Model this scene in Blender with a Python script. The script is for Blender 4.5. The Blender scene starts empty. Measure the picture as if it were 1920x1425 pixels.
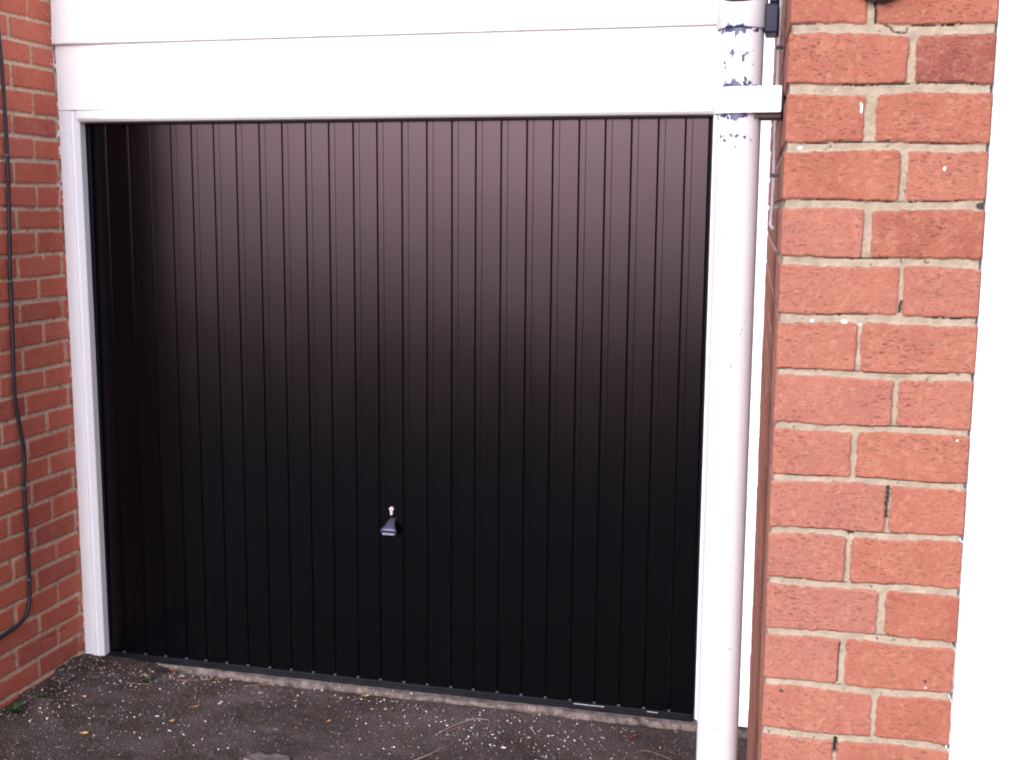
import bpy, bmesh, math, random
import numpy as np
from mathutils import Vector, Matrix

sc = bpy.context.scene
COL = sc.collection
random.seed(7)

# ------------------------------------------------------------------ camera
cd = bpy.data.cameras.new('camera')
cam = bpy.data.objects.new('camera', cd)
COL.objects.link(cam)
RT = Vector((0.97108, 0.23864, 0.00673)).normalized()
FW = Vector((-0.23499, 0.96073, -0.14685)).normalized()
RT = (RT - FW * RT.dot(FW)).normalized()
UP = RT.cross(FW)
M = Matrix((RT, UP, -FW)).transposed().to_4x4()
M.translation = Vector((2.3708, -3.5263, 1.6112))
cam.matrix_world = M
cd.sensor_width = 36.0
cd.lens = 2162.73 / 1920 * 36
cd.clip_start = 0.05
cd.clip_end = 500
sc.camera = cam

# ------------------------------------------------------------------ light
SUN_EL, SUN_AZ = math.radians(24), math.radians(193)     # azimuth clockwise from +Y
w = bpy.data.worlds.new("World")
sc.world = w
w.use_nodes = True
nt = w.node_tree
sky = nt.nodes.new('ShaderNodeTexSky')
sky.sky_type = 'NISHITA'
sky.sun_disc = False
sky.sun_elevation = SUN_EL
sky.sun_rotation = SUN_AZ
sky.air_density = 1.6
sky.dust_density = 3
hs = nt.nodes.new('ShaderNodeHueSaturation')
hs.inputs['Saturation'].default_value = 0.4
tint = nt.nodes.new('ShaderNodeMix')
tint.data_type = 'RGBA'
tint.blend_type = 'MULTIPLY'
tint.inputs[0].default_value = 1.0
tint.inputs[7].default_value = (0.96, 0.955, 1.13, 1)        # thin lavender-grey overcast
nt.links.new(sky.outputs[0], hs.inputs['Color'])
nt.links.new(hs.outputs[0], tint.inputs[6])
nt.links.new(tint.outputs[2], nt.nodes['Background'].inputs[0])
nt.nodes['Background'].inputs[1].default_value = 0.15
sl = bpy.data.lights.new('sun', 'SUN')
sl.energy = 1.15
sl.angle = math.radians(52)
sl.color = (1.0, 0.96, 0.93)
sun = bpy.data.objects.new('sun', sl)
COL.objects.link(sun)
sdir = Vector((math.sin(SUN_AZ) * math.cos(SUN_EL), math.cos(SUN_AZ) * math.cos(SUN_EL), math.sin(SUN_EL)))
sun.rotation_euler = sdir.to_track_quat('Z', 'Y').to_euler()
sun.location = sdir * 20
sc.view_settings.view_transform = 'Standard'
sc.view_settings.look = 'None'
sc.view_settings.exposure = 1.3
sc.view_settings.gamma = 1.0
sc.cycles.filter_width = 2.0
sc.view_settings.use_curve_mapping = False


# ------------------------------------------------------------------ helpers
def tag(o, label=None, cat=None, group=None, kind=None):
    if label: o['label'] = label
    if cat: o['category'] = cat
    if group: o['group'] = group
    if kind: o['kind'] = kind
    return o


def empty(name, loc, label, cat, group=None):
    o = bpy.data.objects.new(name, None)
    o.empty_display_size = 0.1
    o.location = loc
    COL.objects.link(o)
    return tag(o, label, cat, group)


def link(name, me, mat, parent=None):
    o = bpy.data.objects.new(name, me)
    COL.objects.link(o)
    for m in (mat if isinstance(mat, (list, tuple)) else [mat]):
        me.materials.append(m)
    if parent is not None:
        o.parent = parent
        loc = Vector((0, 0, 0))
        q = parent
        while q is not None:
            loc += q.location
            q = q.parent
        # meshes are modelled in world coordinates: bring them under the parent
        me.transform(Matrix.Translation(-loc))
    return o


def from_bm(name, bm, mat, parent=None, smooth=False, angle=None):
    bm.normal_update()
    me = bpy.data.meshes.new(name)
    bm.to_mesh(me)
    bm.free()
    if smooth:
        me.polygons.foreach_set('use_smooth', [True] * len(me.polygons))
        if angle is not None:
            me.set_sharp_from_angle(angle=math.radians(angle))
    return link(name, me, mat, parent)


def bx(bm, x0, x1, y0, y1, z0, z1, bev=0.0, seg=2, mat4=None):
    r = bmesh.ops.create_cube(bm, size=1)
    vs = r['verts']
    T = Matrix.Translation(((x0 + x1) / 2, (y0 + y1) / 2, (z0 + z1) / 2)) @ Matrix.Diagonal((x1 - x0, y1 - y0, z1 - z0, 1))
    if mat4 is not None:
        T = mat4 @ T
    bmesh.ops.transform(bm, matrix=T, verts=vs)
    if bev > 0:
        es = list({e for v in vs for e in v.link_edges})
        bmesh.ops.bevel(bm, geom=es, offset=bev, segments=seg, affect='EDGES', profile=0.5)


def prism(bm, prof, a, b, fn):
    """prof: closed 2-D outline; extruded from a to b; fn(p, t) -> xyz"""
    n = len(prof)
    A = [bm.verts.new(fn(p, a)) for p in prof]
    B = [bm.verts.new(fn(p, b)) for p in prof]
    for i in range(n):
        bm.faces.new((A[i], A[(i + 1) % n], B[(i + 1) % n], B[i]))
    bm.faces.new(A[::-1])
    bm.faces.new(B)
    bmesh.ops.recalc_face_normals(bm, faces=bm.faces)


def tube(bm, pts, rad, n=10, cap=True):
    pts = [Vector(p) for p in pts]
    rad = rad if isinstance(rad, (list, tuple)) else [rad] * len(pts)
    rings = []
    ref = None
    for i, p in enumerate(pts):
        t = (pts[min(i + 1, len(pts) - 1)] - pts[max(i - 1, 0)]).normalized()
        if ref is None:
            ref = Vector((1, 0, 0)) if abs(t.x) < 0.8 else Vector((0, 1, 0))
        a = (ref - t * ref.dot(t)).normalized()
        ref = a
        b = t.cross(a)
        rings.append([bm.verts.new(p + (a * math.cos(2 * math.pi * k / n) + b * math.sin(2 * math.pi * k / n)) * rad[i]) for k in range(n)])
    for r0, r1 in zip(rings, rings[1:]):
        for k in range(n):
            bm.faces.new((r0[k], r0[(k + 1) % n], r1[(k + 1) % n], r1[k]))
    if cap:
        bm.faces.new(rings[0][::-1])
        bm.faces.new(rings[-1])


def smooth_path(pts, sub=6):
    pts = [Vector(p) for p in pts]
    out = []
    for i in range(len(pts) - 1):
        p0, p1, p2, p3 = pts[max(i - 1, 0)], pts[i], pts[i + 1], pts[min(i + 2, len(pts) - 1)]
        for k in range(sub):
            t = k / sub
            out.append(0.5 * ((2 * p1) + (p2 - p0) * t + (2 * p0 - 5 * p1 + 4 * p2 - p3) * t * t + (3 * p1 - p0 - 3 * p2 + p3) * t ** 3))
    out.append(pts[-1])
    return out


_rng = np.random.default_rng(11)
_LAT = _rng.random((512, 512))


def vnoise(x, y, seed=0):
    x = np.asarray(x, float) + seed * 37.7
    y = np.asarray(y, float) + seed * 91.3
    xi = np.floor(x).astype(int); yi = np.floor(y).astype(int)
    fx = x - xi; fy = y - yi
    fx = fx * fx * (3 - 2 * fx); fy = fy * fy * (3 - 2 * fy)
    g = lambda i, j: _LAT[i % 512, j % 512]
    return (g(xi, yi) * (1 - fx) + g(xi + 1, yi) * fx) * (1 - fy) + (g(xi, yi + 1) * (1 - fx) + g(xi + 1, yi + 1) * fx) * fy


def fbm(x, y, seed=0, o=3):
    a, s, t = 1.0, 0.0, 0.0
    for k in range(o):
        s = s + a * vnoise(x * 2 ** k, y * 2 ** k, seed + k * 5)
        t += a
        a *= 0.5
    return s / t - 0.5


def grid_mesh(name, P, attr=None, smooth=True):
    """P: (m, n, 3) array of vertex positions"""
    m, n = P.shape[:2]
    me = bpy.data.meshes.new(name)
    me.vertices.add(m * n)
    me.vertices.foreach_set('co', np.ascontiguousarray(P.reshape(-1), dtype=np.float32))
    i = np.arange(m * n).reshape(m, n)
    q = np.stack([i[:-1, :-1], i[:-1, 1:], i[1:, 1:], i[1:, :-1]], -1).reshape(-1, 4)
    nf = len(q)
    me.loops.add(nf * 4)
    me.loops.foreach_set('vertex_index', q.reshape(-1).astype(np.int32))
    me.polygons.add(nf)
    me.polygons.foreach_set('loop_start', (np.arange(nf) * 4).astype(np.int32))
    me.update(calc_edges=True)
    me.validate()
    if smooth:
        me.polygons.foreach_set('use_smooth', np.ones(nf, bool))
    if attr is not None:
        at = me.color_attributes.new('tone', 'FLOAT_COLOR', 'POINT')
        at.data.foreach_set('color', np.ascontiguousarray(attr.reshape(-1), dtype=np.float32))
    return me


def smin01(a, lo, hi):
    t = np.clip((a - lo) / (hi - lo), 0, 1)
    return t * t * (3 - 2 * t)


# ------------------------------------------------------------------ materials
class NT:
    def __init__(s, name):
        s.m = bpy.data.materials.new(name)
        s.m.use_nodes = True
        s.t = s.m.node_tree
        s.b = s.t.nodes['Principled BSDF']
        s.tc = None

    def n(s, typ, **kw):
        nd = s.t.nodes.new(typ)
        for k, v in kw.items():
            setattr(nd, k, v)
        return nd

    def l(s, a, b):
        s.t.links.new(a, b)

    def coord(s, scale=(1, 1, 1), rot=(0, 0, 0)):
        g = s.n('ShaderNodeTexCoord')
        mp = s.n('ShaderNodeMapping')
        mp.inputs['Scale'].default_value = scale
        mp.inputs['Rotation'].default_value = rot
        s.l(g.outputs['Object'], mp.inputs['Vector'])
        return mp.outputs[0]

    def noise(s, scale, detail=3, vec=None, rough=0.55, dist=0.0):
        nd = s.n('ShaderNodeTexNoise')
        nd.inputs['Scale'].default_value = scale
        nd.inputs['Detail'].default_value = detail
        nd.inputs['Roughness'].default_value = rough
        nd.inputs['Distortion'].default_value = dist
        s.l(vec if vec is not None else s.coord(), nd.inputs['Vector'])
        return nd.outputs['Fac']

    def ramp(s, fac, stops, interp='LINEAR'):
        nd = s.n('ShaderNodeValToRGB')
        cr = nd.color_ramp
        cr.interpolation = interp
        while len(cr.elements) < len(stops):
            cr.elements.new(0.5)
        for e, (p, c) in zip(cr.elements, stops):
            e.position = p
            e.color = (*c, 1) if len(c) == 3 else c
        s.l(fac, nd.inputs[0])
        return nd.outputs[0]

    def step(s, fac, lo, hi, a=0.0, b=1.0):
        nd = s.n('ShaderNodeMapRange')
        nd.inputs['From Min'].default_value = lo
        nd.inputs['From Max'].default_value = hi
        nd.inputs['To Min'].default_value = a
        nd.inputs['To Max'].default_value = b
        s.l(fac, nd.inputs['Value'])
        return nd.outputs[0]

    def math(s, op, a, b=None):
        nd = s.n('ShaderNodeMath', operation=op)
        for i, v in enumerate((a, b)):
            if v is None: continue
            if isinstance(v, (int, float)): nd.inputs[i].default_value = v
            else: s.l(v, nd.inputs[i])
        return nd.outputs[0]

    def mix(s, fac, a, b, blend='MIX'):
        nd = s.n('ShaderNodeMix', data_type='RGBA', blend_type=blend)
        for k, v in ((0, fac), (6, a), (7, b)):
            if isinstance(v, (int, float)): nd.inputs[k].default_value = v
            elif isinstance(v, (tuple, list)): nd.inputs[k].default_value = (*v, 1)
            else: s.l(v, nd.inputs[k])
        return nd.outputs[2]

    def bump(s, h, strength=0.3, dist=0.002, normal=None):
        nd = s.n('ShaderNodeBump')
        nd.inputs['Strength'].default_value = strength
        nd.inputs['Distance'].default_value = dist
        s.l(h, nd.inputs['Height'])
        if normal is not None: s.l(normal, nd.inputs['Normal'])
        s.l(nd.outputs[0], s.b.inputs['Normal'])
        return nd.outputs[0]

    def base(s, c):
        if isinstance(c, (tuple, list)): s.b.inputs['Base Color'].default_value = (*c, 1)
        else: s.l(c, s.b.inputs['Base Color'])

    def rough(s, r):
        if isinstance(r, (int, float)): s.b.inputs['Roughness'].default_value = r
        else: s.l(r, s.b.inputs['Roughness'])


def brick_mat(name, cols, mortar, crease=0.6, light=(0.32, 0.135, 0.09), pale=(0.34, 0.175, 0.12), bands=(125, 125, 380)):
    t = NT(name)
    at = t.n('ShaderNodeAttribute', attribute_name='tone')
    sp = t.n('ShaderNodeSeparateColor')
    t.l(at.outputs['Color'], sp.inputs[0])
    rnd, msk, paint = sp.outputs
    dark = at.outputs['Alpha']
    brick = t.ramp(rnd, [(i / (len(cols) - 1), c) for i, c in enumerate(cols)])
    v1 = t.noise(22, 4)
    brick = t.mix(t.step(v1, 0.35, 0.7, 0, 0.5), brick, light)
    v2 = t.noise(420, 3, rough=0.7)
    brick = t.mix(t.step(v2, 0.40, 0.72, 0, 0.5), brick, (0.15, 0.036, 0.026))
    v3 = t.noise(95, 4, rough=0.65)
    brick = t.mix(t.step(v3, 0.52, 0.70, 0, 0.45), brick, pale)
    brick = t.mix(t.step(v3, 0.46, 0.32, 0, 0.35), brick, (0.28, 0.075, 0.07))
    # drag-wire creases: short dark near-horizontal marks
    cv = t.coord(bands, (0.0, 0.16, 0.0))
    c1 = t.noise(1.0, 2.5, cv, 0.6, 0.6)
    amt = t.step(t.noise(9, 2), 0.3, 0.62, 0.15, 1.0)
    cr = t.math('MULTIPLY', t.step(c1, 0.56, 0.66, 0, crease), amt)
    brick = t.mix(cr, brick, (0.085, 0.03, 0.026))
    pit = t.step(t.noise(150, 1), 0.75, 0.79, 0, 0.7)
    brick = t.mix(pit, brick, (0.06, 0.03, 0.035))
    mo = t.mix(t.step(t.noise(60, 4), 0.35, 0.7), mortar, tuple(x * 0.72 for x in mortar))
    mo = t.mix(t.step(t.noise(300, 2), 0.62, 0.75, 0, 0.5), mo, tuple(min(1, x * 1.35) for x in mortar))
    mo = t.mix(t.step(t.noise(130, 1, rough=0.4), 0.70, 0.76, 0, 0.75), mo, (0.09, 0.06, 0.05))
    col = t.mix(msk, mo, brick)
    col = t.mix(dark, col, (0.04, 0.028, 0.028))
    col = t.mix(paint, col, (0.78, 0.77, 0.80))
    t.base(col)
    t.rough(0.9)
    t.b.inputs['Specular IOR Level'].default_value = 0.25
    h = t.math('SUBTRACT', t.math('MULTIPLY', v2, 0.5), t.math('MULTIPLY', cr, 0.9))
    t.bump(h, 0.55, 0.0022)
    return t.m


M_PIER = brick_mat('red_rustic_brick', [(0.155, 0.047, 0.037), (0.228, 0.078, 0.050), (0.250, 0.095, 0.064), (0.255, 0.110, 0.085)], (0.29, 0.24, 0.182), 0.72)
M_LEFT = brick_mat('red_facing_brick', [(0.40, 0.088, 0.066), (0.51, 0.118, 0.070), (0.57, 0.136, 0.080), (0.55, 0.145, 0.10)], (0.60, 0.475, 0.34), 0.45, (0.56, 0.20, 0.13), (0.58, 0.26, 0.17))


def white_paint(name, col=(0.71, 0.72, 0.76), rough=0.38, grime=0.25, peel=None):
    t = NT(name)
    n1 = t.noise(3.0, 5)
    c = t.mix(t.step(n1, 0.45, 0.75, 0, grime), col, tuple(x * 0.86 for x in col))
    n2 = t.noise(230, 1, rough=0.4)
    c = t.mix(t.step(n2, 0.765, 0.80, 0, 0.55), c, (0.25, 0.22, 0.26))
    t.base(c)
    t.rough(t.step(t.noise(14, 3), 0.3, 0.7, rough - 0.06, rough + 0.1))
    t.bump(t.noise(90, 4, t.coord((1, 1, 0.25))), 0.12, 0.001)
    return t.m


M_WHITE = white_paint('white_gloss_paint')
M_WHITE_BOARD = white_paint('white_board_paint', (0.76, 0.77, 0.79), 0.42, 0.15)


def pipe_mat():
    t = NT('peeling_white_pipe_paint')
    g = t.n('ShaderNodeTexCoord')
    sx = t.n('ShaderNodeSeparateXYZ')
    t.l(g.outputs['Object'], sx.inputs[0])       # object origin lies on the pipe axis
    z = sx.outputs[2]
    peel = None
    # peeled patches below the socket and round the strap, on the side facing the drive
    for zc, up, dn, st in ((1.880, 0.010, 0.022, 1.0), (1.840, 0.02, 0.03, 0.55), (1.796, 0.020, 0.016, 1.0), (1.754, 0.004, 0.022, 1.0), (1.722, 0.02, 0.03, 0.55)):
        d = t.math('SUBTRACT', z, zc)
        a = t.step(d, -dn, 0.0, 0, st)
        b = t.step(d, 0.0, up, st, 0)
        m = t.math('MINIMUM', a, b)
        peel = m if peel is None else t.math('MAXIMUM', peel, m)
    side = t.step(t.math('ABSOLUTE', t.math('ADD', sx.outputs[0], 0.004)), 0.006, 0.030, 1.0, 0.40)
    nn = t.noise(120, 4, t.coord((1, 1, 0.8), (0.3, 0.2, 0.1)), rough=0.62)
    f = t.math('ADD', t.math('MULTIPLY', t.math('MULTIPLY', peel, side), 0.42), nn)
    pm = t.step(f, 0.735, 0.75)
    c = t.mix(t.step(t.noise(7, 5), 0.45, 0.75, 0, 0.35), (0.50, 0.49, 0.54), (0.42, 0.395, 0.43))
    spk = t.step(t.noise(160, 1, rough=0.3), 0.775, 0.80, 0, 0.8)
    c = t.mix(spk, c, (0.10, 0.09, 0.12))
    c = t.mix(pm, c, (0.020, 0.028, 0.085))
    t.base(c)
    t.rough(0.45)
    t.bump(t.math('SUBTRACT', t.math('MULTIPLY', t.noise(60, 3), 0.3), pm), 0.5, 0.001)
    return t.m


M_PIPE = pipe_mat()


def plain(name, col, rough=0.5, metal=0.0, var=0.2, scale=40, bump=0.15, spec=0.5):
    t = NT(name)
    c = t.mix(t.step(t.noise(scale, 4), 0.3, 0.7, 0, 1), tuple(x * (1 - var) for x in col), tuple(min(1, x * (1 + var)) for x in col))
    t.base(c)
    t.rough(rough)
    t.b.inputs['Metallic'].default_value = metal
    t.b.inputs['Specular IOR Level'].default_value = spec
    if bump: t.bump(t.noise(scale * 3, 3), bump, 0.001)
    return t.m


def door_mat():
    t = NT('black_satin_door_paint')
    t.t.nodes.remove(t.b)
    out = t.t.nodes['Material Output']
    bp = t.n('ShaderNodeBump')
    bp.inputs['Strength'].default_value = 0.05
    bp.inputs['Distance'].default_value = 0.0006
    t.l(t.noise(260, 2), bp.inputs['Height'])
    df = t.n('ShaderNodeBsdfDiffuse')
    df.inputs['Color'].default_value = (0.0007, 0.0014, 0.0017, 1)
    gl = t.n('ShaderNodeBsdfGlossy', distribution='BECKMANN')      # satin paint: a soft lobe without long tails
    gl.inputs['Color'].default_value = (1.0, 0.715, 0.87, 1)
    t.l(t.step(t.noise(3.5, 4, t.coord((1.5, 1, 0.4))), 0.3, 0.7, 0.245, 0.27), gl.inputs['Roughness'])
    fr = t.n('ShaderNodeFresnel')
    fr.inputs['IOR'].default_value = 1.32
    ms = t.n('ShaderNodeMixShader')
    t.l(fr.outputs[0], ms.inputs[0]); t.l(df.outputs[0], ms.inputs[1]); t.l(gl.outputs[0], ms.inputs[2])
    t.l(ms.outputs[0], out.inputs['Surface'])
    for nd in (df, gl, fr): t.l(bp.outputs[0], nd.inputs['Normal'])
    return t.m


M_DOOR = door_mat()
M_RIM = plain('black_steel_rim', (0.009, 0.011, 0.020), 0.45, 0, 0.2, 30, 0.05, 0.3)
M_SEAL = plain('dark_rail', (0.0035, 0.004, 0.007), 0.65, 0, 0.4, 25, 0.1, 0.12)
M_GLINT = plain('pale_rail_glint', (0.34, 0.33, 0.38), 0.5, 0, 0.3, 90)  # pale colour for the glints painted on the bottom rail
M_TICK = plain('worn_grey_edge', (0.022, 0.023, 0.032), 0.6, 0, 0.4)
M_CHROME = plain('dull_silver_metal', (0.50, 0.48, 0.49), 0.35, 0.8, 0.08, 60, 0.1)
M_HANDLE = plain('dark_glossy_handle', (0.045, 0.045, 0.08), 0.34, 0.5, 0.1, 30, 0.03)
M_BLACK = plain('black_plastic', (0.012, 0.012, 0.016), 0.35, 0, 0.3, 60, 0.2)
M_NAVY = plain('navy_black_paint', (0.007, 0.008, 0.022), 0.5, 0, 0.3, 30, 0.2, 0.2)
M_CABLE = plain('dark_cable_sheath', (0.026, 0.017, 0.025), 0.5, 0, 0.35, 30, 0.1, 0.3)
M_CLIP = plain('grey_clip', (0.09, 0.08, 0.10), 0.6)
M_WCABLE = plain('dirty_white_cable', (0.66, 0.60, 0.68), 0.45, 0, 0.12, 40, 0.1)
def flake_mat():
    t = NT('mixed_pale_flakes')
    t.base(t.ramp(t.noise(55, 2), [(0.30, (0.22, 0.18, 0.17)), (0.45, (0.42, 0.38, 0.38)), (0.58, (0.50, 0.46, 0.49)), (0.72, (0.72, 0.70, 0.76))]))
    t.rough(0.7)
    return t.m


M_FLAKE = flake_mat()
M_TWIG = plain('dry_twig', (0.14, 0.08, 0.055), 0.85, 0, 0.3, 200, 0.4)
M_PALE = plain('bleached_twig', (0.22, 0.175, 0.155), 0.85, 0, 0.25, 200, 0.4)
M_LEAF = plain('dry_leaf', (0.33, 0.17, 0.07), 0.75, 0, 0.35, 120, 0.4)
M_LEAF_Y = plain('yellow_leaf', (0.48, 0.33, 0.13), 0.75, 0, 0.3, 120, 0.4)
M_LEAF_R = plain('red_leaf', (0.22, 0.045, 0.03), 0.75, 0, 0.3, 120, 0.4)
M_WEED = plain('green_weed', (0.055, 0.115, 0.03), 0.6, 0, 0.4, 90, 0.3)
M_STONE = plain('grey_stone', (0.085, 0.068, 0.068), 0.9, 0, 0.35, 60, 0.9)


def ground_mat():
    t = NT('old_mossy_asphalt')
    big = t.noise(2.3, 5, rough=0.6)
    c = t.mix(t.step(big, 0.36, 0.66), (0.026, 0.018, 0.016), (0.066, 0.051, 0.052))
    moss = t.step(t.noise(5.5, 6, rough=0.65), 0.44, 0.60)
    g = t.n('ShaderNodeTexCoord')
    sx = t.n('ShaderNodeSeparateXYZ')
    t.l(g.outputs['Object'], sx.inputs[0])
    near = t.step(sx.outputs[0], 0.05, 1.3, 1.0, 0.40)      # dirtier beside the left wall
    c = t.mix(t.math('MULTIPLY', moss, near), c, (0.022, 0.013, 0.008))
    green = t.step(t.noise(11, 4), 0.6, 0.72, 0, 0.45)
    c = t.mix(t.math('MULTIPLY', green, near), c, (0.022, 0.030, 0.009))
    vo = t.n('ShaderNodeTexVoronoi')
    vo.inputs['Scale'].default_value = 190
    t.l(t.coord(), vo.inputs['Vector'])
    sv = t.n('ShaderNodeSeparateColor')
    t.l(vo.outputs['Color'], sv.inputs[0])
    c = t.mix(t.step(sv.outputs[0], 0.75, 0.97, 0, 0.6), c, (0.085, 0.07, 0.075))
    c = t.mix(t.step(sv.outputs[1], 0.975, 0.99, 0, 0.8), c, (0.22, 0.18, 0.18))
    c = t.mix(t.step(sv.outputs[2], 0.93, 0.98, 0, 0.5), c, (0.13, 0.055, 0.03))
    t.base(c)
    t.rough(0.88)
    t.b.inputs['Specular IOR Level'].default_value = 0.3
    h = t.math('ADD', t.math('MULTIPLY', vo.outputs['Distance'], -1.0), t.noise(90, 4))
    t.bump(h, 0.8, 0.004)
    return t.m


def concrete_mat():
    t = NT('worn_concrete')
    c = t.mix(t.step(t.noise(26, 6, rough=0.75), 0.38, 0.62), (0.04, 0.031, 0.028), (0.15, 0.12, 0.108))
    c = t.mix(t.step(t.noise(120, 2), 0.58, 0.70, 0, 0.7), c, (0.09, 0.075, 0.07))
    c = t.mix(t.step(t.noise(170, 2), 0.68, 0.74, 0, 0.6), c, (0.32, 0.28, 0.26))
    t.base(c)
    t.rough(0.92)
    t.bump(t.noise(110, 5, rough=0.7), 0.9, 0.004)
    return t.m


# ------------------------------------------------------------------ ground
def axis(fine0, fine1, step, lo, hi):
    a = list(np.arange(fine0, fine1 + 1e-6, step))
    d, x = step, fine1
    while x < hi:
        d *= 1.5; x += d; a.append(min(x, hi))
    d, x = step, fine0
    while x > lo:
        d *= 1.5; x -= d; a.insert(0, max(x, lo))
    return np.array(a)


def gz(x, y):
    x = np.asarray(x, float); y = np.asarray(y, float)
    far = np.clip((np.hypot(x - 1, y + .5) - 4) / 10, 0, 1)
    z = -0.012 + 0.012 * fbm(x * 3, y * 3, 1, 3) + 0.007 * fbm(x * 22, y * 22, 2, 3) * (1 - far)
    z = z + 0.036 * np.exp(-np.clip(x + 0.05, 0, 9) / 0.13) * np.clip((y + 3) / 2, 0, 1) * np.clip(1 + fbm(x * 9, y * 9, 4, 3) * 1.3, 0, 2)
    z = z - 0.012 * np.clip(-y - .3, 0, 3)
    # dips under the threshold strip so the two surfaces never meet
    d = smin01(y, -0.065, -0.025) * smin01(x, 0.15, 0.4)
    return z * (1 - d) + d * (-0.035)


gx = axis(-0.12, 2.5, 0.008, -70, 70)
gy = axis(-1.1, 0.02, 0.008, -90, 40)
X, Y = np.meshgrid(gx, gy)
P = np.stack([X, Y, gz(X, Y)], -1)
tag(link('driveway', grid_mesh('driveway', P), ground_mat()), kind='structure')

# concrete threshold strip below the door
sx_ = np.arange(0.06, 2.34, 0.006)
front = -0.046 - 0.030 * (fbm(sx_ * 5, sx_ * 0, 9, 4)) - 0.022 * fbm(sx_ * 22, sx_ * 0, 14, 3) - 0.026 * fbm(sx_ * 60, sx_ * 0, 10, 2) + 0.05 * np.clip((0.55 - sx_) / 0.4, 0, 1)
ts = np.concatenate([[0.0, 0.0], np.linspace(0, 1, 22)])
Pc = np.zeros((len(ts), len(sx_), 3))
for k, t_ in enumerate(ts):
    yy = front + (0.14 - front) * t_
    Pc[k, :, 0] = sx_
    Pc[k, :, 1] = yy
    zz = -0.003 + 0.004 * fbm(sx_ * 30, yy * 30, 12, 3)
    if k == 0: zz = zz * 0 - 0.05
    elif k == 1: zz = zz - 0.012
    elif k == 2:
        zz = zz - 0.003; Pc[k, :, 1] += 0.006
    Pc[k, :, 2] = zz
tag(link('concrete_threshold', grid_mesh('concrete_threshold', Pc), concrete_mat()), kind='structure')


# ------------------------------------------------------------------ brick sheets
def brick_field(S, Z, joints_at, perps, jt, seed, end=None, bevel=0.0022, depth=0.006):
    """S,Z: grids. joints_at(row)-> function of s giving the joint centre; rows counted downwards.
    perps(row)-> sorted list of (s, width). Returns height, brick id tone, mask."""
    warp_s = 0.0022 * fbm(S * 110, Z * 110, seed, 4) * 2 + 0.0024 * fbm(S * 25, Z * 25, seed + 1, 2)
    warp_z = 0.0022 * fbm(S * 110, Z * 110, seed + 3, 4) * 2 + 0.0024 * fbm(S * 25, Z * 25, seed + 4, 2)
    nrow = joints_at.n
    d = np.full(S.shape, -1.0)
    tone = np.zeros(S.shape)
    off = np.zeros(S.shape)
    rng = np.random.default_rng(seed)
    for r in range(nrow):
        zt = joints_at(r, S); zb = joints_at(r + 1, S)
        sel = (Z + warp_z <= zt) & (Z + warp_z > zb)
        if not sel.any():
            rng.random(60); continue
        h1 = jt(r) / 2; h2 = jt(r + 1) / 2
        dz = np.minimum(zt - h1 - Z, Z - zb - h2) + warp_z
        pl = perps(r)
        for (a, wa), (b, wb) in zip(pl, pl[1:]):
            s2 = sel & (S >= a) & (S < b)
            tn = rng.random(); o1, o2, o3 = (rng.random(3) - .5)
            if not s2.any(): continue
            ds = np.minimum(S - a - wa / 2, b - wb / 2 - S) + warp_s
            rr = 0.006
            qx = rr - ds; qz = rr - dz
            dd = rr - np.where((qx > 0) & (qz > 0), np.hypot(qx, qz), np.maximum(qx, qz))
            d = np.where(s2, dd, d)
            tone = np.where(s2, tn, tone)
            off = np.where(s2, o1 * 0.0018 + o2 * 0.012 * (S - (a + b) / 2) + o3 * 0.02 * (Z - (zt + zb) / 2), off)
    mask = smin01(d, -0.0006, 0.0008)
    ht = smin01(d, -0.001, bevel)
    rough_m = 0.0034 * fbm(S * 90, Z * 90, seed + 7, 4)
    rough_b = 0.0009 * fbm(S * 160, Z * 160, seed + 9, 3)
    H = (1 - ht) * (-depth + rough_m) + ht * (off + rough_b)
    return H, tone, mask, d


def seg_dist(S, Z, pts):
    D = np.full(S.shape, 9.0)
    for (a, b), (c, e) in zip(pts, pts[1:]):
        L2 = (c - a) ** 2 + (e - b) ** 2 + 1e-12
        t = np.clip(((S - a) * (c - a) + (Z - b) * (e - b)) / L2, 0, 1)
        D = np.minimum(D, np.hypot(S - a - t * (c - a), Z - b - t * (e - b)))
    return D


# --- left wall: a short return; s = distance from the door frame towards the drive
class LJ:
    n = 42
    def __init__(self):
        rng = np.random.default_rng(5)
        self.j = [(2.2032 + 0.075 * (9 - i) + (rng.random() - .5) * 0.004, (rng.random() - .5) * 0.006) for i in range(43)]
    def __call__(self, r, S):
        a, b = self.j[r]
        return a + b * (S - 0.25) * 2 + 0.0016 * np.sin(S * 11 + r * 1.7)


LJ = LJ()
LW_END = 0.62
rngl = np.random.default_rng(8)
_lp = {}
meas = [.129, .228, .124, .228, .126, .234, .133, .240, .135, .240, .150, .247, .151, .252, .140, .250, .146, .246, .147, .252, .146, .242, .142, .241, .133, .243, .135, .244, .146, .256]


def lperp(r):
    if r not in _lp:
        k = r - 8
        s0 = meas[k] if 0 <= k < len(meas) else (0.135 if k % 2 == 0 else 0.243)
        ww = lambda: 0.008 + rngl.random() * 0.006
        L = [(s0 - 0.225 + 0.0, ww()), (s0, ww()), (s0 + 0.225 + (rngl.random() - .5) * .006, ww()), (s0 + 0.45, ww()), (s0 + 0.675, ww()), (s0 + .9, ww())]
        L.insert(0, (s0 - 0.45, ww()))
        _lp[r] = L
    return _lp[r]


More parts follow.
